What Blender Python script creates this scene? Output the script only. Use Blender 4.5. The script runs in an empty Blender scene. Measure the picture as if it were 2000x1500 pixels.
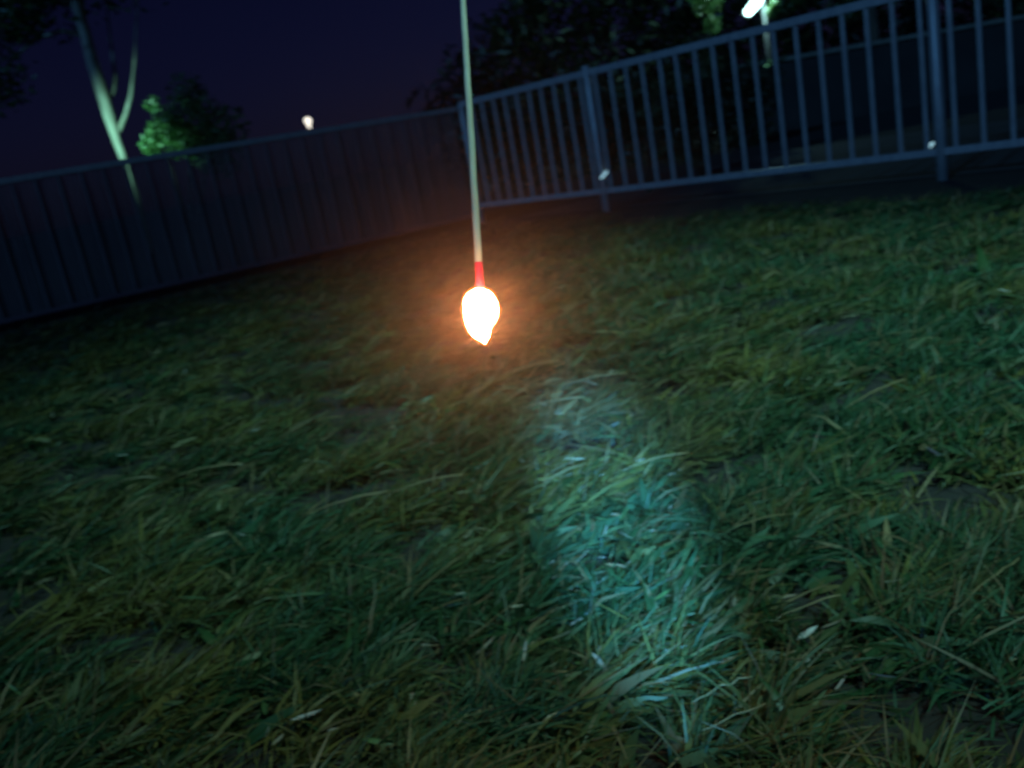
import bpy, bmesh, math, random
import numpy as np
from mathutils import Vector, Matrix

random.seed(7)
rng = np.random.default_rng(7)
scene = bpy.context.scene
COL = scene.collection

# ------------------------------------------------------------------ camera
CAM_H = 0.62
F = 1800.0                                   # focal length in photo pixels (photo is 2000 wide)
TH = math.atan(461 / F)                      # looking down 14 degrees
ROLL = math.atan(.185)                       # phone held 10 degrees askew
_u = np.array([-math.sin(ROLL), -math.cos(ROLL)])
UP = np.array([math.cos(TH) * _u[0], math.cos(TH) * _u[1], -math.sin(TH)])
_f = np.array([0, 0, 1.0])
FY = _f - UP * (_f @ UP); FY /= np.linalg.norm(FY)
RX = np.cross(FY, UP)
cam_d = bpy.data.cameras.new('camera')
cam = bpy.data.objects.new('camera', cam_d)
COL.objects.link(cam)
W = np.stack([RX, FY, UP])                   # camera (right, down, forward) -> world
M = Matrix.Identity(4)
for r in range(3):
    M[r][0] = W[r][0]; M[r][1] = -W[r][1]; M[r][2] = -W[r][2]
M[2][3] = CAM_H
cam.matrix_world = M
cam_d.sensor_width = 36
cam_d.lens = 36 * F / 2000
cam_d.clip_start = .02
cam_d.clip_end = 2000
cam_d.dof.use_dof = True
cam_d.dof.focus_distance = .42
cam_d.dof.aperture_fstop = cam_d.lens / 2.1   # 2.1 mm aperture
cam_d.dof.aperture_ratio = .65
scene.camera = cam

# ------------------------------------------------------------------ world and light
SUN_AZ = math.radians(217)                   # moonlight from behind on the left
SUN_EL = math.radians(20)
world = bpy.data.worlds.new('World')
scene.world = world
world.use_nodes = True
nt = world.node_tree
bg = nt.nodes['Background']
sky = nt.nodes.new('ShaderNodeTexSky')
sky.sky_type = 'NISHITA'
sky.sun_disc = False
sky.sun_elevation = SUN_EL
sky.sun_rotation = SUN_AZ
tint = nt.nodes.new('ShaderNodeMix'); tint.data_type = 'RGBA'; tint.blend_type = 'MULTIPLY'
tint.inputs[0].default_value = 1
tint.inputs[7].default_value = (.29, .26, 1.0, 1)
nt.links.new(sky.outputs[0], tint.inputs[6])
nt.links.new(tint.outputs[2], bg.inputs[0])
bg.inputs[1].default_value = .0032


def aim(o, target):
    o.rotation_euler = (Vector(target) - o.location).to_track_quat('-Z', 'Y').to_euler()


def lamp(name, kind, loc, power, color, target=None, **kw):
    d = bpy.data.lights.new(name, kind)
    d.energy = power
    d.color = color
    for k, v in kw.items():
        setattr(d, k, v)
    o = bpy.data.objects.new(name, d)
    COL.objects.link(o)
    o.location = loc
    if target is not None:
        aim(o, target)
    return o


ce = math.cos(SUN_EL)
sun_from = Vector((ce * math.sin(SUN_AZ), ce * math.cos(SUN_AZ), math.sin(SUN_EL)))
lamp('moonlight', 'SUN', sun_from * 30, .56, (.12, .46, 1.0), (0, 0, 0), angle=math.radians(3))
# assumed light source, added out of frame on the right: a wide soft pool on the lawn
lamp('assumed_lawn_light', 'SPOT', (2.6, -1.4, 5.6), 2000, (.37, .93, .88), (.44, 2.65, 0),
     spot_size=math.radians(39.5), spot_blend=1.0, shadow_soft_size=.55)
# assumed narrow spot, added behind the camera for the teal patch, falling right of the stick
assumed_spot = lamp('assumed_patch_beam', 'SPOT', (.06, -1.3, .88), 2100, (.10, .50, 1.0), (.125, 1.50, 0),
             spot_size=math.radians(10.5), spot_blend=1.0, shadow_soft_size=.012)
assumed_spot.scale = (.58, 1, 1)                    # slit-shaped beam, narrowed to form the long teal patch

scene.view_settings.view_transform = 'Standard'
scene.view_settings.look = 'None'
scene.view_settings.exposure = 0
scene.view_settings.gamma = 1
scene.cycles.use_denoising = True
scene.cycles.volume_step_rate = .5
scene.cycles.volume_bounces = 0
scene.cycles.max_bounces = 5
scene.cycles.transparent_max_bounces = 12


# ------------------------------------------------------------------ helpers
def ray(px, py):
    return W @ np.array([px - 1000, py - 750, F]) / F


def ground(px, py, z=0.0):
    r = ray(px, py)
    return Vector(np.array([0, 0, CAM_H]) + r * (z - CAM_H) / r[2])


def at(px, py, y):
    r = ray(px, py)
    return Vector(np.array([0, 0, CAM_H]) + r * y / r[1])


def near(px, py, depth):
    return Vector(np.array([0, 0, CAM_H]) + ray(px, py) * depth)


def tag(o, label=None, cat=None, group=None, kind=None):
    if label: o['label'] = label
    if cat: o['category'] = cat
    if group: o['group'] = group
    if kind: o['kind'] = kind
    return o


def link(name, data, parent=None, loc=None):
    o = bpy.data.objects.new(name, data)
    COL.objects.link(o)
    if parent: o.parent = parent
    if loc is not None: o.location = loc
    return o


def empty(name, loc):
    o = link(name, None, None, loc)
    o.empty_display_size = .1
    return o


def mesh_from(name, bm, m, smooth=False):
    me = bpy.data.meshes.new(name)
    bm.to_mesh(me); bm.free()
    me.materials.append(m)
    if smooth:
        me.shade_smooth()
    return me


def obj(name, bm, m, parent=None, smooth=False, base=None):
    """Link a bmesh built in world coordinates as one object (placed at base, or under its parent)."""
    off = Vector((0, 0, 0))
    if parent is not None:
        off = Vector(parent.location)
        if parent.parent: off += Vector(parent.parent.location)
    elif base is not None:
        off = Vector(base)
    bmesh.ops.translate(bm, verts=bm.verts, vec=-off)
    return link(name, mesh_from(name, bm, m, smooth), parent, base if parent is None else None)


def tube(bm, pts, radii, n=10, cap=True, wobble=0.0):
    pts = [Vector(p) for p in pts]
    rings = []
    for i, p in enumerate(pts):
        a = pts[max(i - 1, 0)]; b = pts[min(i + 1, len(pts) - 1)]
        d = (b - a).normalized()
        q = Vector((0, 0, 1)) if abs(d.z) < .9 else Vector((1, 0, 0))
        e1 = d.cross(q).normalized(); e2 = d.cross(e1)
        ring = []
        for k in range(n):
            t = 2 * math.pi * k / n
            r = radii[i] * (1 + wobble * random.uniform(-1, 1))
            ring.append(bm.verts.new(p + e1 * math.cos(t) * r + e2 * math.sin(t) * r))
        rings.append(ring)
    for r0, r1 in zip(rings, rings[1:]):
        for k in range(n):
            bm.faces.new((r0[k], r0[(k + 1) % n], r1[(k + 1) % n], r1[k]))
    if cap:
        bm.faces.new(rings[0][::-1]); bm.faces.new(rings[-1])
    return bm


def box(bm, c, ax, ay, az, bevel=0.0):
    """Box centred on c with half-axes ax, ay, az (vectors)."""
    c = Vector(c); ax = Vector(ax); ay = Vector(ay); az = Vector(az)
    vs = [bm.verts.new(c + ax * i + ay * j + az * k) for i in (-1, 1) for j in (-1, 1) for k in (-1, 1)]
    fs = []
    for f in ((0, 1, 3, 2), (4, 6, 7, 5), (0, 4, 5, 1), (2, 3, 7, 6), (0, 2, 6, 4), (1, 5, 7, 3)):
        fs.append(bm.faces.new([vs[i] for i in f]))
    if bevel:
        es = {e for f in fs for e in f.edges}
        bmesh.ops.bevel(bm, geom=list(es), offset=bevel, segments=2, affect='EDGES', profile=.6)
    bmesh.ops.recalc_face_normals(bm, faces=bm.faces)
    return bm


def mat(name, color, rough=.6, metal=0.0, noise=None, bump=0.0, bump_scale=40, spec=.5):
    m = bpy.data.materials.new(name)
    m.use_nodes = True
    t = m.node_tree; b = t.nodes['Principled BSDF']
    b.inputs['Base Color'].default_value = (*color, 1)
    b.inputs['Roughness'].default_value = rough
    b.inputs['Metallic'].default_value = metal
    b.inputs['Specular IOR Level'].default_value = spec
    tc = t.nodes.new('ShaderNodeTexCoord')
    if noise:
        (c2, scale, stretch) = noise
        mp = t.nodes.new('ShaderNodeMapping'); mp.inputs['Scale'].default_value = stretch
        nz = t.nodes.new('ShaderNodeTexNoise'); nz.inputs['Scale'].default_value = scale
        nz.inputs['Detail'].default_value = 5
        rp = t.nodes.new('ShaderNodeValToRGB')
        rp.color_ramp.elements[0].position = .35; rp.color_ramp.elements[0].color = (*color, 1)
        rp.color_ramp.elements[1].position = .68; rp.color_ramp.elements[1].color = (*c2, 1)
        t.links.new(tc.outputs['Object'], mp.inputs[0]); t.links.new(mp.outputs[0], nz.inputs[0])
        t.links.new(nz.outputs[0], rp.inputs[0]); t.links.new(rp.outputs[0], b.inputs['Base Color'])
    if bump:
        n2 = t.nodes.new('ShaderNodeTexNoise'); n2.inputs['Scale'].default_value = bump_scale
        n2.inputs['Detail'].default_value = 6
        bp = t.nodes.new('ShaderNodeBump'); bp.inputs['Strength'].default_value = bump
        t.links.new(tc.outputs['Object'], n2.inputs[0]); t.links.new(n2.outputs[0], bp.inputs['Height'])
        t.links.new(bp.outputs[0], b.inputs['Normal'])
    return m


def glow_mat(name, color, strength):
    m = bpy.data.materials.new(name)
    m.use_nodes = True
    t = m.node_tree; t.nodes.clear()
    e = t.nodes.new('ShaderNodeEmission'); o = t.nodes.new('ShaderNodeOutputMaterial')
    e.inputs[0].default_value = (*color, 1); e.inputs[1].default_value = strength
    t.links.new(e.outputs[0], o.inputs[0])
    return m


def leaf_mat(name, attr=None, color=(.06, .1, .03), rough=.42, trans=.35, spec=.5):
    """Thin leaf: diffuse + gloss + light let through; per-leaf colour from the mesh when attr is given."""
    m = bpy.data.materials.new(name)
    m.use_nodes = True
    t = m.node_tree; b = t.nodes['Principled BSDF']; out = t.nodes['Material Output']
    b.inputs['Roughness'].default_value = rough
    b.inputs['Specular IOR Level'].default_value = spec
    tr = t.nodes.new('ShaderNodeBsdfTranslucent')
    mx = t.nodes.new('ShaderNodeMixShader'); mx.inputs[0].default_value = trans
    if attr:
        a = t.nodes.new('ShaderNodeAttribute'); a.attribute_name = attr
        src = a.outputs['Color']
    else:
        nz = t.nodes.new('ShaderNodeTexNoise'); nz.inputs['Scale'].default_value = 30
        tc = t.nodes.new('ShaderNodeTexCoord'); t.links.new(tc.outputs['Object'], nz.inputs[0])
        rp = t.nodes.new('ShaderNodeValToRGB')
        rp.color_ramp.elements[0].color = (color[0] * .7, color[1] * .75, color[2] * .7, 1)
        rp.color_ramp.elements[1].color = (color[0] * 1.4, color[1] * 1.25, color[2] * 1.2, 1)
        t.links.new(nz.outputs[0], rp.inputs[0]); src = rp.outputs[0]
    t.links.new(src, b.inputs['Base Color']); t.links.new(src, tr.inputs[0])
    t.links.new(b.outputs[0], mx.inputs[1]); t.links.new(tr.outputs[0], mx.inputs[2])
    t.links.new(mx.outputs[0], out.inputs[0])
    return m


def array_mesh(name, verts, quads, material, colors=None, smooth=True):
    """Fast mesh from numpy arrays; colors is one RGBA per vertex, stored as 'tone'."""
    me = bpy.data.meshes.new(name)
    nv, nf = len(verts), len(quads)
    me.vertices.add(nv); me.vertices.foreach_set('co', verts.astype(np.float32).ravel())
    me.loops.add(nf * 4); me.loops.foreach_set('vertex_index', quads.astype(np.int32).ravel())
    me.polygons.add(nf)
    me.polygons.foreach_set('loop_start', np.arange(0, nf * 4, 4, dtype=np.int32))
    me.polygons.foreach_set('loop_total', np.full(nf, 4, dtype=np.int32))
    if colors is not None:
        at_ = me.color_attributes.new('tone', 'FLOAT_COLOR', 'POINT')
        at_.data.foreach_set('color', colors.astype(np.float32).ravel())
    me.materials.append(material)
    me.update(calc_edges=True)
    if smooth: me.shade_smooth()
    return me


MT = {
    'soil': mat('dark_soil', (.012, .010, .010), .95, noise=((.026, .021, .018), 9, (1, 1, 1)), bump=.6, bump_scale=30),
    'paving': mat('concrete_paving', (.045, .045, .05), .85, noise=((.07, .07, .072), 2.5, (1, 1, 1)), bump=.2),
    'paint': mat('galvanised_steel', (.30, .31, .33), .42, .25, noise=((.40, .41, .42), 28, (1, 1, .35)), bump=.12, bump_scale=160),
    'wire': mat('dull_wire', (.095, .058, .075), .7, .0, noise=((.14, .09, .11), 3.5, (1, 1, .25))),
    'rib': mat('dark_painted_bar', (.065, .052, .065), .6, noise=((.10, .085, .10), 9, (1, 1, .3))),
    'wood': mat('stick_wood', (.66, .56, .40), .7, noise=((.80, .72, .54), 18, (9, 9, .8)), bump=.25, bump_scale=250, spec=.25),
    'red': mat('red_tip', (.78, .035, .10), .6, noise=((.62, .02, .06), 160, (1, 1, 1)), bump=.3, bump_scale=400),
    'bark': mat('pale_bark', (.17, .155, .13), .85, noise=((.34, .32, .28), 5, (2.2, 2.2, .6)), bump=.8, bump_scale=14),
    'dark_bark': mat('dark_bark', (.05, .04, .03), .9, noise=((.09, .075, .055), 6, (2, 2, .5)), bump=.8, bump_scale=16),
    'wall': mat('render_wall', (.03, .028, .027), .9, noise=((.045, .042, .04), 2, (1, 1, 1)), bump=.2),
    'coping': mat('pale_coping', (.16, .165, .135), .8, noise=((.24, .24, .20), 5, (1, 1, 1)), bump=.2),
    'pole': mat('lamp_pole', (.03, .03, .032), .6, .0, noise=((.045, .045, .048), 6, (1, 1, 1))),
    'grass': leaf_mat('grass_blade', 'tone', rough=.5, trans=.34, spec=.35),
    'leaf': leaf_mat('tree_leaf', 'tone', rough=.45, trans=.4),
    'weed': leaf_mat('weed_leaf', None, (.035, .085, .03), .38, .3, .6),
    'weed_pale': leaf_mat('pale_weed_leaf', None, (.06, .12, .05), .42, .3, .5),
    'straw': leaf_mat('dry_straw', None, (.24, .19, .10), .5, .2),
    'debris': leaf_mat('dry_debris', 'tone', rough=.4, trans=.15, spec=.6),
    'flame': glow_mat('flame_fire', (1.0, .50, .20), 150),
    'lamp_white': glow_mat('lamp_cool_white', (.55, 1.0, .98), 7),
    'lamp_warm': glow_mat('globe_warm_white', (1.0, .93, .80), 1.6),
    'glint_cyan': glow_mat('cyan_glint_glow', (.08, .85, .80), 1.3),
    'glint_green': glow_mat('green_glint_glow', (.16, .55, .30), 1.0),
    'glint': glow_mat('rail_glint_glow', (.36, .66, .80), 1.0),
}

# ------------------------------------------------------------------ ground
bm = bmesh.new()
bmesh.ops.create_grid(bm, x_segments=2, y_segments=2, size=600)
tag(obj('ground', bm, MT['soil']), 'dark bare earth under and beyond the lawn', kind='structure')

FENCE_P = Vector((2.586, 5.178, 0))          # the right post
FENCE_D = Vector((-.6472, .7623, 0))         # towards the corner
CORNER = FENCE_P + FENCE_D * 3.99
LEFT_D = Vector((-.8767, -.4811, 0))         # from the corner to the left
FENCE_N = Vector((.7623, .6472, 0))          # beyond the right fence

bm = bmesh.new()
a = FENCE_P - FENCE_D * 9 + FENCE_N * .16
vs = [a, FENCE_P + FENCE_D * 3.7 + FENCE_N * .16, FENCE_P + FENCE_D * 3.7 + FENCE_N * 4.4, FENCE_P - FENCE_D * 9 + FENCE_N * 4.4]
lo = [bm.verts.new((v.x, v.y, .004)) for v in vs]
bm.faces.new(lo)
bmesh.ops.recalc_face_normals(bm, faces=bm.faces)
tag(obj('path', bm, MT['paving']), 'grey concrete path running behind the right railing', kind='structure')

# ------------------------------------------------------------------ lawn
def wave(x, y, seed, scale):
    r = np.random.default_rng(seed)
    v = np.zeros_like(x)
    for k in range(9):
        a = r.uniform(0, 2 * np.pi); f = scale * r.uniform(.55, 1.8); p = r.uniform(0, 6.28)
        v += np.sin((x * np.cos(a) + y * np.sin(a)) * f + p + 1.3 * np.sin((x * np.sin(a) - y * np.cos(a)) * f * .6 + p))
    return v / 3.0


def lawn_limit(x, y):
    """Positive where the lawn grows: short of the bare strip along both railings."""
    p = np.stack([x - FENCE_P.x, y - FENCE_P.y])
    along = p[0] * FENCE_D.x + p[1] * FENCE_D.y
    d_right = -(p[0] * FENCE_N.x + p[1] * FENCE_N.y)
    strip = np.interp(along, [-3, 0, 1.4, 2.6, 4], [.85, .72, .50, .28, .2])
    q = np.stack([x - CORNER.x, y - CORNER.y])
    d_left = -(q[0] * (LEFT_D.y) + q[1] * (-LEFT_D.x))
    d_left = np.where(d_left < 0, d_left, d_left)
    return np.minimum(d_right - strip, d_left - .28) + .16 * wave(x, y, 5, 3.0) - np.abs(rng.normal(0, .22, np.shape(x)))


def make_blades(n):
    r = np.exp(rng.uniform(np.log(.33), np.log(9.2), int(n * 2.0)))
    keep = rng.random(len(r)) < np.clip((r / 1.35), .25, 1)      # fewer overdrawn blades very near
    r = r[keep]
    th = rng.uniform(-.82, .82, len(r))
    x = r * np.sin(th); y = r * np.cos(th)
    clump = .8 * wave(x, y, 11, 13) + .8 * wave(x, y, 12, 34) + .4 * wave(x, y, 13, 80)
    ok = (lawn_limit(x, y) > 0) & (rng.random(len(x)) < np.clip(.42 + .80 * clump, .02, 1)) & (y > .28)
    x, y, r, clump = x[ok][:n], y[ok][:n], r[ok][:n], clump[ok][:n]
    n = len(x)
    mix = rng.random(n)
    broad = wave(x, y, 31, 3.2)
    dry = mix < np.clip(.12 + .07 * broad, .03, .28)
    flat = rng.random(n) < np.clip(.62 + .12 * broad, .3, .9)
    az = rng.normal(.30, .70, n) + .25 * np.clip(x, -1.5, 1.5) + .35 * wave(x, y, 21, 2.2)       # most of the sward is combed towards the right
    az = np.where(rng.random(n) < .16, rng.uniform(0, 6.28, n), az)
    length = rng.uniform(.018, .068, n) * (1 + .38 * clump.clip(-1.3, 1.3)) * np.where(dry, 1.25, 1)
    length = np.where(flat, length * 1.25, length)
    wid = rng.uniform(.0007, .0019, n) * (.85 + .26 * r) * np.where(rng.random(n) < .10, 1.9, 1)
    wide = rng.random(n) < np.clip(.014 + .030 * (x > 0) + .03 * wave(x, y, 71, 6) + .09 * np.exp(-((x - .11) / .17) ** 2 - ((y - 1.4) / .7) ** 2), .002, .16)
    wid = np.where(wide, rng.uniform(.0040, .0085, n), wid); length = np.where(wide, rng.uniform(.040, .085, n), length); flat = flat | wide
    e0 = np.where(flat, rng.uniform(.08, .55, n), rng.uniform(.5, 1.4, n))
    e1 = e0 - np.where(flat, rng.uniform(.1, .9, n), rng.uniform(.2, 1.6, n))
    z0 = np.where(flat, rng.uniform(.0, .032, n), 0.0)
    rows = 4
    verts = np.zeros((n, rows, 2, 3))
    px, py, pz = x.copy(), y.copy(), z0
    step = length / (rows - 1)
    tw0 = rng.normal(0, .5, n); tw1 = tw0 + rng.normal(0, .6, n)
    for k in range(rows):
        t = k / (rows - 1)
        w = wid * (1.0 - .92 * max(0, t - .35) ** 1.3 / .65 ** 1.3) * (.75 + .25 * min(1, t / .25))
        tw = tw0 + (tw1 - tw0) * t
        sx, sy = -np.sin(az), np.cos(az)
        el = e0 + (e1 - e0) * t
        nx, ny, nz = -np.sin(el) * np.cos(az), -np.sin(el) * np.sin(az), np.cos(el)
        hx = (sx * np.cos(tw) + nx * np.sin(tw)) * w; hy = (sy * np.cos(tw) + ny * np.sin(tw)) * w; hz = nz * np.sin(tw) * w
        verts[:, k, 0] = np.stack([px - hx, py - hy, pz - hz], 1)
        verts[:, k, 1] = np.stack([px + hx, py + hy, pz + hz], 1)
        px = px + np.cos(el) * np.cos(az) * step
        py = py + np.cos(el) * np.sin(az) * step
        pz = np.maximum(pz + np.sin(el) * step, .004)
    base = np.arange(n)[:, None] * (rows * 2)
    q = np.concatenate([np.stack([base[:, 0] + 2 * k, base[:, 0] + 2 * k + 1, base[:, 0] + 2 * k + 3, base[:, 0] + 2 * k + 2], 1)
                        for k in range(rows - 1)])
    g = np.array([.034, .092, .046]); yg = np.array([.125, .112, .030]); st = np.array([.19, .15, .075]); dk = np.array([.022, .058, .020])
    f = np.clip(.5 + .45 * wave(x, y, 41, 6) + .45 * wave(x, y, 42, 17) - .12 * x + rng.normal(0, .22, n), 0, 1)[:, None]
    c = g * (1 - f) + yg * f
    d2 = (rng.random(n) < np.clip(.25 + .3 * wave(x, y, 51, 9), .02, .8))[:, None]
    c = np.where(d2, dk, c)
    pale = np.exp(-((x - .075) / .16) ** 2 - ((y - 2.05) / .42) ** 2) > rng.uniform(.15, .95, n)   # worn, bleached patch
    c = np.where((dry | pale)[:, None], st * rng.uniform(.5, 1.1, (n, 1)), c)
    c *= rng.uniform(.7, 1.3, (n, 1))
    cols = np.ones((n, rows, 2, 4)); cols[..., :3] = c[:, None, None, :]
    return verts.reshape(-1, 3), q, cols.reshape(-1, 4)


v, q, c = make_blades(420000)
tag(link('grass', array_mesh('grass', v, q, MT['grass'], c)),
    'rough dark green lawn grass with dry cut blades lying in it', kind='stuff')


def make_scraps(n):
    """Small dry leaves and clippings lying on the lawn: curled ovals of six quads."""
    r = np.exp(rng.uniform(np.log(.85), np.log(5.0), n * 12)); th = rng.uniform(-.6, .6, n * 12)
    x = r * np.sin(th); y = r * np.cos(th)
    inside = np.exp(-((x - .11) / .14) ** 2 - ((y - 1.5) / .75) ** 2)
    ok = (lawn_limit(x, y) > .1) & (rng.random(len(x)) < .03 + .9 * inside)
    x, y, r = x[ok][:n], y[ok][:n], r[ok][:n]
    n = len(x)
    az = rng.normal(.45, .7, n); L = rng.uniform(.007, .017, n) * (1 + .12 * r); Wd = L * rng.uniform(.09, .24, n)
    tilt = rng.normal(0, .35, n); roll = rng.normal(0, .45, n); z = rng.uniform(.018, .045, n)
    u = np.stack([np.cos(az) * np.cos(tilt), np.sin(az) * np.cos(tilt), np.sin(tilt)], 1)
    s = np.stack([-np.sin(az) * np.cos(roll), np.cos(az) * np.cos(roll), np.sin(roll)], 1)
    nn = np.cross(u, s)
    V = np.zeros((n, 4, 3, 3))
    for i, t in enumerate((-1, -.35, .4, 1)):
        w = (.12, .95, .85, .08)[i]
        for j, m in enumerate((-1, 0, 1)):
            V[:, i, j] = np.stack([x, y, z], 1) + u * (t * L)[:, None] + s * (m * w * Wd)[:, None] + \
                nn * ((abs(m) * .35 * Wd * w + .12 * L * (t * t))[:, None])
    b = np.arange(n) * 12
    q = np.concatenate([np.stack([b + i * 3 + j, b + i * 3 + j + 1, b + (i + 1) * 3 + j + 1, b + (i + 1) * 3 + j], 1)
                        for i in range(3) for j in range(2)])
    kinds = np.array([[.30, .27, .20], [.20, .13, .07], [.38, .37, .34], [.08, .15, .05]])
    c = kinds[rng.choice(4, n, p=[.3, .22, .18, .3])] * rng.uniform(.7, 1.2, (n, 1))
    C = np.ones((n, 12, 4)); C[..., :3] = c[:, None, :]
    return V.reshape(-1, 3), q, C.reshape(-1, 4)


v, q, c = make_scraps(480)
tag(link('fallen_leaves', array_mesh('fallen_leaves', v, q, MT['debris'], c)),
    'small dry leaves and clippings scattered over the lawn', kind='stuff')

# ------------------------------------------------------------------ right railing: posts, rails and every bar
rail = empty('railing', CORNER)
tag(rail, 'blue grey steel railing with round upright bars on the right of the stick', 'railing')
Z1, Z0 = 1.02, .158
up = Vector((0, 0, 1))


def fence_at(s, z=0.0):
    return FENCE_P + FENCE_D * s + up * z


for (s0, s1) in ((-2.52, -.024), (.024, 2.496), (2.544, 3.99)):
    for nm, z, h in (('top_rail', Z1, .024), ('bottom_rail', Z0, .020)):
        bm = bmesh.new()
        mid = (s0 + s1) / 2
        box(bm, fence_at(mid, z), FENCE_D * (s1 - s0) / 2, FENCE_N * .02, up * h, .005)
        obj(nm, bm, MT['paint'], rail)
for s in (-2.52, 0, 2.52):
    bm = bmesh.new()
    tube(bm, [fence_at(s, -.05), fence_at(s, .4), fence_at(s, Z1 + .045), fence_at(s, Z1 + .055)], [.030, .030, .030, .022], 16)
    obj('post', bm, MT['paint'], rail, True)
bar_mesh = None
spots = [-2.52 + .07 + .148 * k for k in range(17)] + [.148 * (k + .5) + .003 for k in range(17)] + [2.52 + .075 + .140 * k for k in range(10)]
for s in spots:
    if bar_mesh is None:
        bm = bmesh.new()
        tube(bm, [(0, 0, Z0 + .019), (0, 0, .6), (0, 0, Z1 - .023)], [.0132] * 3, 10, False)
        bar_mesh = mesh_from('bar', bm, MT['paint'], True)
    b = link('bar', bar_mesh, rail)
    b.location = fence_at(s) - CORNER
    b.rotation_euler = (random.gauss(0, .002), random.gauss(0, .002), random.random() * 6)

# ------------------------------------------------------------------ left railing: dense wire infill
lr = empty('railing', CORNER + LEFT_D * .03)
tag(lr, 'long dark railing filled with close thin wires, running left from the corner', 'railing')
LN = Vector((LEFT_D.y, -LEFT_D.x, 0))


def left_at(s, z=0.0):
    return CORNER + LEFT_D * s + up * z


for (s0, s1) in ((.05, 7.2),):
    for nm, z, h in (('top_rail', .985, .020), ('bottom_rail', .078, .016)):
        bm = bmesh.new()
        box(bm, left_at((s0 + s1) / 2, z), LEFT_D * (s1 - s0) / 2, LN * .018, up * h, .004)
        obj(nm, bm, MT['paint' if nm == 'top_rail' else 'wire'], lr)
for s in (.0, 7.225):
    bm = bmesh.new()
    tube(bm, [left_at(s, -.05), left_at(s, .4), left_at(s, 1.02), left_at(s, 1.03)], [.026, .026, .026, .018], 14)
    obj('post', bm, MT['paint'], lr, True)
bm = bmesh.new()
s = .075
while s < 7.19:
    if True:
        j = random.gauss(0, .002)
        tube(bm, [left_at(s + j, .094), left_at(s + random.gauss(0, .0025), .5), left_at(s + j, .965)], [random.uniform(.0046, .0056)] * 3, 5, False)
    s += .0185
w = obj('wire_infill', bm, MT['wire'], lr, True)
w['kind'] = 'stuff'

rib_mesh = None
for k in range(48):
    if rib_mesh is None:
        bm = bmesh.new()
        tube(bm, [(0, 0, .094), (0, 0, .5), (0, 0, .965)], [.0080] * 3, 8, False)
        rib_mesh = mesh_from('bar', bm, MT['rib'], True)
    b = link('bar', rib_mesh, lr)
    b.location = left_at(.12 + .148 * k) - LN * .012 - Vector(lr.location)

# glints on the railing by the posts, added as small glowing rods
def glint(px, py, s_guess, off, label, length):
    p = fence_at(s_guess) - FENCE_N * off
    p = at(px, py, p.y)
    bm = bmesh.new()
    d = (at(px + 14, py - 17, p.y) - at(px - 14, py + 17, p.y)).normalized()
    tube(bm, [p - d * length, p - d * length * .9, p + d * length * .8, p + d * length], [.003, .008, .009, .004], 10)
    o = obj('rail_glint', bm, MT['glint'], None, True, p)
    tag(o, label, 'light', 'small glints on the railing')
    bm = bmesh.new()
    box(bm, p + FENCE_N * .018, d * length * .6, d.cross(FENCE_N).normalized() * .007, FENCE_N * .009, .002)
    obj('clip', bm, MT['pole'], o)  # added dark backing behind the glint


glint(1812, 291, .16, .032, 'thin slanted white glint on the bottom rail beside the tall right post', .048)
glint(1182, 339, 2.52, .05, 'short pale blue glint low on the railing post nearer the stick', .05)

# ------------------------------------------------------------------ burning stick
DEPTH = .72
P_FLAME = near(938, 566, DEPTH)
P_TOP = near(892, -190, DEPTH)
st = empty('burning_stick', P_FLAME)
tag(st, 'thin pale wooden stick hanging down with a white hot flame at its lower end', 'stick')
px2m = DEPTH / F


def along_stick(t):
    return P_TOP.lerp(P_FLAME, t)


T_RED = (512 + 190) / (566 + 190)
bm = bmesh.new()
n = 26
pts = [along_stick(T_RED * i / n) + Vector((random.gauss(0, .00012), random.gauss(0, .00012), 0)) for i in range(n + 1)]
tube(bm, pts, [px2m * (5.7 + 1.5 * i / n + random.gauss(0, .12)) for i in range(n + 1)], 12, False, .025)
obj('wooden_shaft', bm, MT['wood'], st, True)
bm = bmesh.new()
pts = [along_stick(T_RED + (1 - T_RED) * i / 6 * 1.02) for i in range(7)]
tube(bm, pts, [px2m * (7.3 + .3 * math.sin(i * 1.7)) for i in range(7)], 12, False, .03)
obj('red_tip', bm, MT['red'], st, True)

# flame: rings measured from the photo's outline, lumpy, with a drip
outline = [(563, 928, 944), (567, 920, 955), (573, 912, 962), (582, 906, 968), (592, 904.5, 972), (605, 904.5, 974.5), (618, 906, 973),
           (629, 908, 968), (638, 911, 961), (647, 915, 958.5), (655, 921, 957), (661, 927, 955.5), (666, 936, 951.5), (670, 943, 950), (673, 946.5, 948.5)]
N = 22
cam_r = Vector(W[:, 0]); cam_f = Vector(W[:, 2])


def flame_body(grow):
    bm = bmesh.new(); rings = []
    for y_, l, r_ in outline:
        c = near((l + r_) / 2, 615 + (y_ - 615) * (1 + grow / 55), DEPTH); rad = ((r_ - l) / 2 + grow) * px2m
        ring = []
        for k in range(N):
            t = 2 * math.pi * k / N
            lump = 1 + .05 * math.sin(3 * t + y_ * .11) * abs(math.sin(t))
            flick = 1 + (.07 * math.sin(y_ * .19 + k * 1.1) + .05 * math.sin(y_ * .43 + k * 2.3) if grow > 0 else .02 * math.sin(y_ * .3 + k * 1.7))
            ring.append(bm.verts.new(c + cam_r * math.cos(t) * rad * flick + cam_f * math.sin(t) * rad * .92 * lump))
        rings.append(ring)
    for r0, r1 in zip(rings, rings[1:]):
        for k in range(N):
            bm.faces.new((r0[k], r0[(k + 1) % N], r1[(k + 1) % N], r1[k]))
    bm.faces.new(rings[0][::-1]); bm.faces.new(rings[-1])
    bmesh.ops.recalc_face_normals(bm, faces=bm.faces)
    return bm


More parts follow.
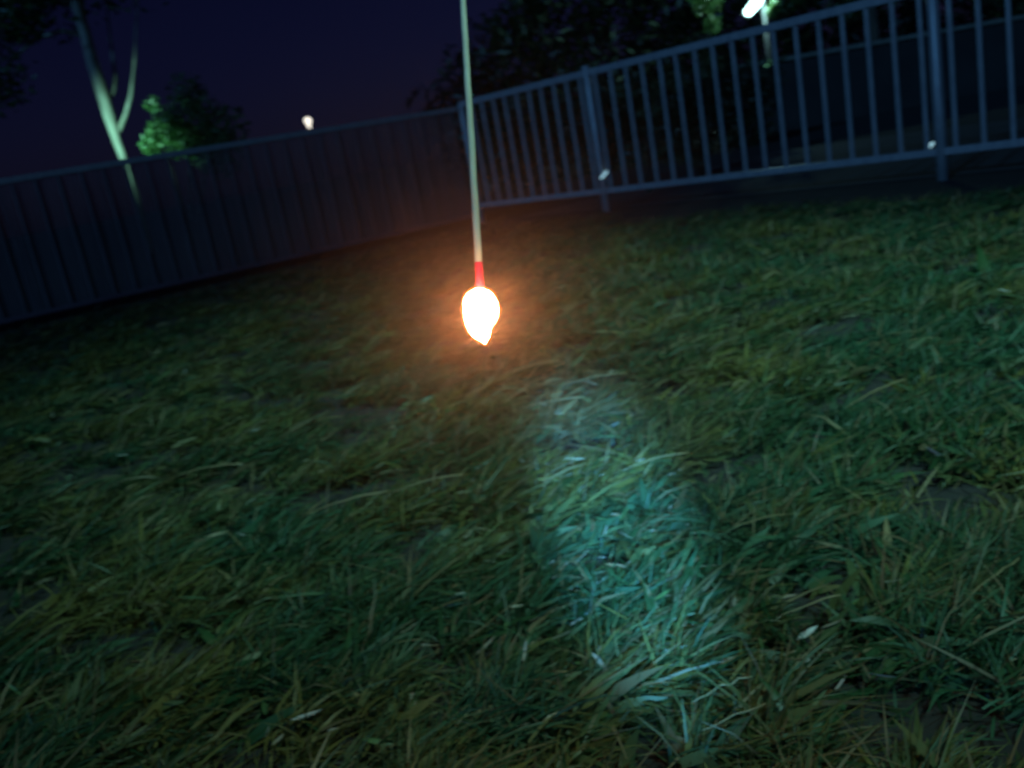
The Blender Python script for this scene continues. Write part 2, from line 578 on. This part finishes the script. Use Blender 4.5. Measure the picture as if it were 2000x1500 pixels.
core = obj('flame', flame_body(-1.0), MT['flame'], st, True)
m = bpy.data.materials.new('flame_fringe')
m.use_nodes = True
t = m.node_tree; t.nodes.clear()
out = t.nodes.new('ShaderNodeOutputMaterial'); em = t.nodes.new('ShaderNodeEmission')
em.inputs[0].default_value = (1, .26, .03, 1); em.inputs[1].default_value = 130
t.links.new(em.outputs[0], out.inputs['Volume'])
obj('flame_fringe', flame_body(3.4), m, core, True)

# lens glow round the flame, added as scattering haze, densest at the fire
bm = bmesh.new()
HALO_R = .48
bmesh.ops.create_icosphere(bm, subdivisions=4, radius=HALO_R)
m = bpy.data.materials.new('glow_halo')
m.use_nodes = True
t = m.node_tree; t.nodes.clear()
out = t.nodes.new('ShaderNodeOutputMaterial'); vol = t.nodes.new('ShaderNodeVolumePrincipled')
vol.inputs['Color'].default_value = (.95, .52, .40, 1)
tc = t.nodes.new('ShaderNodeTexCoord')
ln = t.nodes.new('ShaderNodeVectorMath'); ln.operation = 'LENGTH'
mr = t.nodes.new('ShaderNodeMapRange'); mr.inputs[1].default_value = 0; mr.inputs[2].default_value = HALO_R
mr.inputs[3].default_value = 1; mr.inputs[4].default_value = 0
pw = t.nodes.new('ShaderNodeMath'); pw.operation = 'POWER'; pw.inputs[1].default_value = 7
nz = t.nodes.new('ShaderNodeTexNoise'); nz.inputs['Scale'].default_value = 9; nz.inputs['Detail'].default_value = 3
nm = t.nodes.new('ShaderNodeMapRange'); nm.inputs[1].default_value = .3; nm.inputs[2].default_value = .7
nm.inputs[3].default_value = .88; nm.inputs[4].default_value = 1.12
mu = t.nodes.new('ShaderNodeMath'); mu.operation = 'MULTIPLY'
mv = t.nodes.new('ShaderNodeMath'); mv.operation = 'MULTIPLY'; mv.inputs[1].default_value = .85
t.links.new(tc.outputs['Object'], ln.inputs[0]); t.links.new(ln.outputs['Value'], mr.inputs[0]); t.links.new(mr.outputs[0], pw.inputs[0])
t.links.new(tc.outputs['Object'], nz.inputs[0]); t.links.new(nz.outputs[0], nm.inputs[0])
t.links.new(pw.outputs[0], mu.inputs[0]); t.links.new(nm.outputs[0], mu.inputs[1]); t.links.new(mu.outputs[0], mv.inputs[0])
t.links.new(mv.outputs[0], vol.inputs['Density']); t.links.new(vol.outputs[0], out.inputs['Volume'])
sm = link('glow_halo', mesh_from('glow_halo', bm, m), None, near(940, 612, DEPTH))
tag(sm, 'orange glow round the flame, added as thin haze', kind='stuff')

# ------------------------------------------------------------------ foliage helpers
def leaf_cloud(name, centers, count, size, palette, parent=None, base=None, seed=1, stretch=(1, 1, 1)):
    """Leaf-sized folded faces spread through blobs (centre, radius, weight)."""
    r = np.random.default_rng(seed)
    wts = np.array([c[2] for c in centers], float); wts /= wts.sum()
    which = r.choice(len(centers), count, p=wts)
    cen = np.array([list(c[0]) for c in centers])[which]; rad = np.array([c[1] for c in centers])[which]
    d = r.normal(size=(count, 3)); d /= np.linalg.norm(d, axis=1)[:, None]
    rr = rad * r.random(count) ** .45
    p = cen + d * rr[:, None] * np.array(stretch)
    u = r.normal(size=(count, 3)); u[:, 2] -= .4; u /= np.linalg.norm(u, axis=1)[:, None]
    a = r.normal(size=(count, 3)); s = np.cross(u, a); s /= np.linalg.norm(s, axis=1)[:, None]
    nn = np.cross(u, s)
    L = size * r.uniform(.6, 1.3, count)[:, None]; Wd = L * r.uniform(.28, .45, (count, 1))
    V = np.zeros((count, 6, 3))
    V[:, 0] = p - u * L; V[:, 1] = p + s * Wd - nn * Wd * .3; V[:, 2] = p + u * L; V[:, 3] = p - s * Wd - nn * Wd * .3
    V[:, 4] = p - u * L * .1; V[:, 5] = p + u * L * .25
    b = np.arange(count) * 6
    q = np.concatenate([np.stack([b, b + 1, b + 5, b + 4], 1), np.stack([b + 1, b + 2, b + 5, b + 5], 1)[:0],
                        np.stack([b + 5, b + 1, b + 2, b + 3], 1), np.stack([b, b + 4, b + 5, b + 3], 1)])
    pal = np.array(palette)[r.integers(0, len(palette), count)] * r.uniform(.7, 1.25, (count, 1))
    C = np.ones((count, 6, 4)); C[..., :3] = pal[:, None, :]
    off = np.array(parent.location if parent else (base or (0, 0, 0)))
    me = array_mesh(name, V.reshape(-1, 3) - off, q, MT['leaf'], C.reshape(-1, 4), False)
    return link(name, me, parent, None if parent else base)


GREENS = [(.045, .105, .03), (.06, .12, .03), (.035, .08, .03), (.08, .13, .04)]

# ------------------------------------------------------------------ left tree behind the railing
TY = 13.6
root_p = ground(297, 494)
TY = root_p.y
tr = empty('tree', root_p)
tag(tr, 'pale leaning tree trunk with thin forks behind the left railing', 'tree')
bm = bmesh.new()
pp = [root_p - up * .1] + [at(x, y, TY) for x, y in ((282, 440), (266, 385), (246, 322), (228, 275), (213, 225), (198, 175), (182, 125), (168, 70), (150, 10), (128, -70), (100, -170))]
k_ = TY / F
tube(bm, pp, [k_ * v for v in (9, 7, 6.5, 6.5, 8, 10, 11, 11, 10, 9, 8, 5)], 12, True, .06)
tk = obj('trunk', bm, MT['bark'], tr, True)
for path, r0 in ((((207, 205), (221, 180), (226, 155), (222, 125), (215, 70), (205, -20)), 5), (((226, 268), (245, 225), (255, 190), (260, 155), (262, 120), (266, 50), (272, -40)), 5),
                 (((168, 70), (120, 60), (70, 75), (20, 120)), 5), (((150, 10), (90, 0), (20, -20)), 6)):
    bm = bmesh.new()
    tube(bm, [at(x, y, TY + .12 * i) for i, (x, y) in enumerate(path)], [k_ * r0 * (1 - .13 * i) for i in range(len(path))], 8, True, .06)
    obj('branch', bm, MT['bark'], tr, True)
blobs = []
for (x, y, r_, w_) in ((20, 0, .6, 2), (50, 50, .3, .4), (-60, 120, .9, 2), (0, 180, .35, .5), (120, -130, 1.0, 3), (60, -120, 1.4, 5), (240, -120, 1.0, 2), (-120, -20, 1.3, 3)):
    blobs.append((at(x, y, TY + random.uniform(-.7, .7)), r_, w_))
leaf_cloud('crown', blobs, 5200, .075, GREENS, tr, seed=3)

# bush beside the tree, its near-left side lit by the assumed spot
BY = 11.2
bp = ground(345, 505); bp = at(350, 430, BY); bp.z = 0
bu = empty('bush', bp)
tag(bu, 'leafy bush rising behind the left railing, its left edge lit bright green', 'bush')
blobs = []
for (x, y, r_, w_) in ((296, 282, .13, 1.2), (312, 258, .16, 1.2), (330, 232, .17, 1), (300, 205, .10, .35), (350, 270, .26, 2), (385, 225, .30, 2), (400, 280, .32, 2.5), (440, 250, .28, 1.5), (365, 180, .24, 1),
                       (430, 300, .30, 2)):
    blobs.append((at(x, y, BY + random.uniform(-.15, .3)), r_, w_))
leaf_cloud('foliage', blobs, 3800, .038, [(.05, .13, .035), (.07, .15, .04), (.04, .10, .035)], bu, seed=4)
bm = bmesh.new()
for (x, y) in ((330, 300), (365, 240), (410, 280)):
    e = at(x, y, BY + .1)
    tube(bm, [bp - up * .05, bp.lerp(e, .5) + Vector((.04, 0, .05)), e], [.022, .016, .006], 6)
obj('stems', bm, MT['dark_bark'], bu, True)
hl = lamp('assumed_tree_light', 'SPOT', (-7.5, 7.0, .35), 9000, (.36, 1.0, .74), (-3.6, 13.85, 1.75),
          spot_size=math.radians(33), spot_blend=.7, shadow_soft_size=.12)  # assumed lamp, added out of frame on the left for trunk and bush
hl.scale = (1, .58, 1)

# thin shrub growing against the far side of the right railing
def shrub(px, py, y, blobs_px, label, seed, count=900, size=.028):
    b_ = at(px, py, y); b_.z = 0
    s_ = empty('shrub', b_)
    tag(s_, label, 'shrub', 'shrubs behind the right railing')
    bl = [(at(x, yy, y + random.uniform(-.1, .15)), r_, w_) for (x, yy, r_, w_) in blobs_px]
    bm = bmesh.new()
    for (c_, r_, w_) in bl:
        tube(bm, [b_ - up * .03, b_.lerp(c_, .45) + Vector((random.uniform(-.06, .06), random.uniform(-.03, .03), .06)), c_], [.010, .007, .003], 5)
    obj('stems', bm, MT['dark_bark'], s_, True)
    leaf_cloud('foliage', bl, count, size, [(.10, .13, .05), (.08, .12, .05), (.13, .13, .06)], s_, seed=seed)


shrub(1270, 390, 8.2, ((1215, 185, .10, 1), (1255, 200, .12, 1.3), (1290, 170, .09, 1), (1270, 230, .11, 1), (1320, 160, .10, .8), (1300, 300, .10, .6), (1250, 300, .08, .4)),
      'sparse olive shrub behind the railing just right of the nearer post', 8)
shrub(1375, 365, 8.8, ((1330, 300, .11, 1), (1360, 310, .10, .8), (1385, 130, .12, 1), (1360, 90, .12, .8), (1420, 280, .09, .5)),
      'sparse olive shrub behind the middle of the right railing', 9)

# ------------------------------------------------------------------ far wall beyond the right railing
WY = 16.0
a = at(1440, 136, WY); b = at(2060, 14, WY + 1.2)
zc = (a.z + b.z) / 2
L = Vector((b.x - a.x, b.y - a.y, 0)); ln_ = L.length; L.normalize(); LP = Vector((-L.y, L.x, 0))
mid = Vector(((a.x + b.x) / 2, (a.y + b.y) / 2, 0))
fw = empty('boundary_wall', mid)
tag(fw, 'low dark wall with a pale coping far behind the right railing', 'wall')
bm = bmesh.new(); box(bm, mid + L * 1.5 + up * (zc - .06) / 2, L * (ln_ / 2 + 1.5), LP * .10, up * (zc - .06) / 2, .01)
obj('wall_body', bm, MT['wall'], fw)
k = 0
s = -ln_ / 2
while s < ln_ / 2 + 3:
    bm = bmesh.new(); box(bm, mid + L * (s + .40) + up * (zc - .02), L * .394, LP * .15, up * .038, .008)
    obj('coping_stone', bm, MT['coping'], fw)
    s += .8

# dark hedge that closes the view behind the corner and the middle of the right railing
hb = at(1190, 330, 13.2); hb.z = 0
hd = empty('hedge', hb)
tag(hd, 'dark loose hedge behind the right railing, ending near the low wall', 'hedge')
bl = []
for k in range(26):
    px_ = 930 + 22 * k
    top = at(px_, 281 - .185 * (px_ - 1000) - 78 + random.uniform(-14, 14), 13.2)
    for z_ in (.25, .65, max(.9, top.z - .3)):
        bl.append((Vector((top.x + random.uniform(-.1, .1), 13.2 + random.uniform(-.2, .2), z_)), .36, 1))
leaf_cloud('foliage', bl, 9000, .06, [(.03, .05, .02), (.04, .055, .022), (.022, .04, .02)], hd, seed=12)
bm = bmesh.new()
for k in range(9):
    q_ = at(950 + 60 * k, 300, 13.2); q_.z = 0
    tube(bm, [q_ - up * .05, q_ + Vector((.05, 0, .5)), q_ + Vector((random.uniform(-.1, .1), 0, 1.1))], [.03, .022, .008], 6)
o = obj('stems', bm, MT['dark_bark'], hd, True); o['kind'] = 'stuff'

# ------------------------------------------------------------------ street lamp and tree at top right
LY = 24.0
lp = at(1494, 40, LY); lp.z = 0
sl = empty('street_lamp', lp)
tag(sl, 'tall street lamp with a slanted cool white head beyond the right railing', 'street lamp')
head_c = at(1473, 10, LY)
bm = bmesh.new(); tube(bm, [lp - up * .05, lp + up * 1.5, Vector((lp.x, lp.y, head_c.z + .3))], [.07, .055, .045], 10)
obj('pole', bm, MT['pole'], sl, True)
d = (at(1487, -12, LY) - at(1459, 22, LY)).normalized()
side = d.cross(Vector((0, 1, 0))).normalized()
bm = bmesh.new(); tube(bm, [Vector((lp.x, lp.y, head_c.z + .28)), head_c + d * .34 + side * .02 + Vector((0, .06, 0))], [.035, .03], 8)
obj('arm', bm, MT['pole'], sl, True)
bm = bmesh.new(); box(bm, head_c + Vector((0, .09, 0)) - side * .0, d * .34, side * .12, Vector((0, .05, 0)), .03)
obj('housing', bm, MT['pole'], sl)
bm = bmesh.new(); tube(bm, [head_c - d * .30, head_c - d * .25, head_c + d * .1, head_c + d * .27], [.04, .10, .125, .08], 14)
obj('lens', bm, MT['lamp_white'], sl, True)
lamp('street_lamp_light', 'POINT', head_c + Vector((.05, -.35, .1)), 150, (.5, 1.0, .95), shadow_soft_size=.1)

tp = at(1700, 60, 23.0); tp.z = 0
t2 = empty('tree', tp)
tag(t2, 'dark leafy tree beyond the right railing with one bright green spray beside the street lamp', 'tree')
bm = bmesh.new()
tube(bm, [tp - up * .1, tp + Vector((.1, 0, 1.6)), tp + Vector((0, 0, 3.2)), tp + Vector((-.2, .1, 5))], [.17, .13, .11, .07], 10, True, .06)
obj('trunk', bm, MT['dark_bark'], t2, True)
for tgt in ((1530, 5, 23.4), (1600, -60, 23), (1860, -80, 23), (1400, -40, 23)):
    e = at(*tgt)
    bm = bmesh.new(); s0 = tp + Vector((0, 0, 2.7))
    tube(bm, [s0, s0.lerp(e, .55) + up * .35, e], [.05, .03, .01], 6)
    obj('branch', bm, MT['dark_bark'], t2, True)
bl = [(at(1510, 22, 23.6), .17, 1.0), (at(1524, 6, 23.5), .22, 1.1), (at(1556, 0, 23.4), .22, .6)]
for (x, y, r_, w_) in ((1390, 48, .22, .6), (1380, -10, .5, 1.2), (1480, -90, .8, 3), (1600, -80, .8, 3), (1720, -60, 1.0, 4), (1850, -90, 1.1, 4), (1980, -40, 1.0, 3), (1660, 20, .35, .8)):
    bl.append((at(x, y, 23 + random.uniform(-.6, .6)), r_, w_))
leaf_cloud('crown', bl, 6500, .085, GREENS, t2, seed=6)

# far-off wood closing the sky on the right
bl = []
for k in range(46):
    px_ = 880 + 28 * k
    b_ = at(px_, 260, 34)
    topz = 2.2 + 5.2 * min(1, max(0, (px_ - 860) / 260)) + random.uniform(-.8, .8)
    z_ = .6
    while z_ < topz:
        bl.append((Vector((b_.x + random.uniform(-.4, .4), 34 + random.uniform(-1.2, 1.2), z_)), random.uniform(.8, 1.2), 1))
        z_ += .9
tag(leaf_cloud('treeline', bl, 26000, .21, [(.007, .011, .006), (.009, .013, .007), (.006, .010, .006)], None, (0, 0, 0), seed=14),
    'dark far-off wood behind the right railing', kind='stuff')

# far lamp, and a cyan glint built the same way
def globe_lamp(px, py, y, r_, material, label, tail=True):
    c_ = at(px, py, y); b_ = Vector((c_.x, c_.y, 0))
    g_ = empty('post_lamp', b_)
    tag(g_, label, 'lamp')
    bm = bmesh.new(); tube(bm, [b_ - up * .05, b_ + up * 1.2, Vector((b_.x, b_.y, c_.z - r_ * 2.4))], [.06, .05, .04], 8)
    obj('pole', bm, MT['pole'], g_, True)
    bm = bmesh.new()
    prof = [(-2.4, .25), (-1.9, .42), (-1.2, .55), (-.75, .82), (-.1, 1.0), (.5, .86), (.85, .5), (1.0, .1)]
    tube(bm, [c_ + up * r_ * a_ for a_, _ in prof], [r_ * b2 for _, b2 in prof], 14)
    obj('globe', bm, material, g_, True)
    bm = bmesh.new(); tube(bm, [c_ + up * r_ * 1.0, c_ + up * r_ * 1.12, c_ + up * r_ * 1.3], [r_ * .5, r_ * .45, r_ * .1], 10)
    obj('cap', bm, MT['pole'], g_, True)


globe_lamp(601, 235, 40, .14, MT['lamp_warm'], 'small white globe lamp shining just above the left railing')
globe_lamp(919, 184, 46, .13, MT['glint_cyan'], 'tiny cyan glint showing at the edge of the stick above the railing corner')  # glint by the stick, added as a glowing globe far behind it
# lit edge on the far wall, added as a small glowing rod
p = at(1500, 126, WY - .25)
bm = bmesh.new()
d = (at(1508, 117, p.y) - at(1494, 135, p.y)).normalized()
tube(bm, [p - d * .09, p - d * .07, p + d * .07, p + d * .09], [.012, .022, .026, .014], 8)
wl = obj('wall_glint', bm, MT['glint_green'], None, True, p)
tag(wl, 'small slanted pale green glint at the near end of the far wall', 'light')
bm = bmesh.new(); box(bm, p + Vector((0, .085, 0)), d * .05, d.cross(Vector((0, 1, 0))).normalized() * .02, Vector((0, .055, 0)), .004)
obj('glint_backing', bm, MT['pole'], wl)

# ------------------------------------------------------------------ broad-leaved weeds and long straws in the lawn
def leaf_strip(bm, p, az, length, width, e0, e1, n=8, fold=.25):
    pos = Vector(p); prev = None
    for i in range(n + 1):
        t_ = i / n
        el = e0 + (e1 - e0) * t_
        u_ = Vector((math.cos(az) * math.cos(el), math.sin(az) * math.cos(el), math.sin(el)))
        s_ = Vector((-math.sin(az), math.cos(az), 0)); nn = u_.cross(s_)
        w_ = width * max(.06, math.sin(math.pi * min(1, (t_ * .90 + .10)) ** .8)) * .5
        row = [bm.verts.new(pos - s_ * w_ + nn * w_ * fold * -1), bm.verts.new(pos), bm.verts.new(pos + s_ * w_ + nn * w_ * fold * -1)]
        if prev:
            bm.faces.new((prev[0], prev[1], row[1], row[0])); bm.faces.new((prev[1], prev[2], row[2], row[1]))
        prev = row
        pos = pos + u_ * (length / n)
        pos.z = max(pos.z, .006)


WEEDS = [  # pixel x, y, leaves (azimuth deg, length, width, start elevation, end elevation), pale?, label
    (1600, 1480, ((115, .105, .020, 1.1, .5), (40, .10, .019, .7, .2), (200, .05, .014, .6, .1)), 0, 'broad leaved weed whose two upright leaves form a V at the lower right'),
    (1240, 1200, ((95, .10, .022, .9, .1), (20, .07, .018, .5, -.2), (170, .06, .016, .5, 0)), 1, 'pale broad leaved weed in the middle of the bright teal patch'),
    (1200, 1010, ((60, .11, .020, .8, .1), (10, .09, .018, .6, -.1), (140, .07, .016, .6, .1)), 1, 'bright weed at the top of the teal patch below the long straw'),
    (1395, 1170, ((50, .10, .020, .8, .0), (-10, .06, .016, .5, -.1)), 1, 'weed with one long slanted leaf at the right edge of the teal patch'),
    (1440, 1110, ((80, .07, .028, .9, .3), (20, .07, .026, .6, .0), (150, .05, .02, .6, .0)), 0, 'round leaved weed right of the teal patch'),
    (1530, 965, ((100, .09, .024, 1.0, .6), (30, .06, .018, .6, .1)), 1, 'weed with a square tipped upright leaf right of the long straw'),
    (1930, 560, ((70, .20, .040, 1.0, .5), (20, .14, .03, .7, .1), (120, .12, .03, .9, .3)), 0, 'tall weed at the far right end of the lawn'),
    (1700, 960, ((60, .10, .03, .8, .2), (0, .09, .026, .5, 0), (120, .08, .024, .7, .2)), 1, 'pale weed in the right half of the lawn'),
    (690, 1330, ((90, .09, .020, .9, .3), (150, .07, .018, .6, .1), (20, .07, .018, .6, 0)), 0, 'green weed at the bottom of the lawn left of centre'),
    (420, 1270, ((60, .08, .020, .9, .2), (130, .07, .018, .7, .1)), 0, 'small green weed at the lower left of the lawn'),
    (1180, 1330, ((35, .11, .020, .5, -.1), (75, .07, .018, .7, .1), (-20, .06, .016, .4, 0)), 1, 'pale weed at the near end of the teal patch'),
    (1290, 1320, ((20, .13, .014, .5, -.3), (60, .07, .016, .7, .1)), 1, 'weed with a long arching blade at the near right of the teal patch'),
]
for (x, y, leaves, pale, label) in WEEDS:
    g_ = ground(x, y)
    wd = empty('weed', g_)
    tag(wd, label, 'weed', 'broad leaved weeds in the lawn')
    for (az, ln2, wi, e0, e1) in leaves:
        bm = bmesh.new()
        leaf_strip(bm, g_ + Vector((random.gauss(0, .003), random.gauss(0, .003), .008)), math.radians(az), ln2 * .85, wi * .8, e0 * .8, e1 - .25, fold=.35)
        obj('leaf', bm, MT['weed_pale' if pale else 'weed'], wd, True)

STRAWS = [
    ((1215, 918), (1345, 884), .062, .0028, 'long pale straw lying across the lawn below the flame, above the teal patch'),
    ((1655, 796), (1768, 742), .07, .0036, 'pale straw with a bright tip in the right half of the lawn'),
    ((590, 1008), (760, 960), .06, .003, 'pale straw lying left of the centre of the lawn'),
    ((760, 965), (905, 925), .06, .0028, 'thin straw in the brownish grass below the flame'),
    ((1520, 1205), (1640, 1160), .06, .0022, 'curved thin straw right of the teal patch'),
    ((1350, 1372), (1470, 1318), .05, .0020, 'thin straw near the bottom edge right of the teal patch'),
    ((1370, 1430), (1500, 1372), .05, .0018, 'thin straw lowest on the right, near the bottom edge'),
    ((1870, 1190), (1990, 1090), .06, .0020, 'thin straw at the right edge of the lawn'),
    ((340, 930), (470, 905), .06, .003, 'faint straw at the left of the lawn'),
    ((985, 735), (1090, 705), .06, .0034, 'straw in the reddish grass just right of the flame'),
    ((1090, 755), (1225, 728), .06, .0034, 'straw right of the pale patch beside the flame'),
    ((1010, 800), (1140, 775), .055, .0032, 'straw lying across the pale patch beneath the flame'),
]
for (p0, p1, z, r_, label) in STRAWS:
    a = ground(*p0, z); b = ground(*p1, z)
    n = 8
    sag = (b - a).length * random.uniform(.02, .06)
    pts = [a.lerp(b, i / n) + up * (sag * math.sin(math.pi * i / n)) + Vector((random.gauss(0, .0015), random.gauss(0, .002), 0)) for i in range(n + 1)]
    bm = bmesh.new()
    tube(bm, pts, [r_ * .62 * (.35 + .65 * (i / n)) for i in range(n + 1)], 6)
    o = obj('straw', bm, MT['straw'], None, True, a)
    tag(o, label, 'straw', 'long dry straws on the lawn')
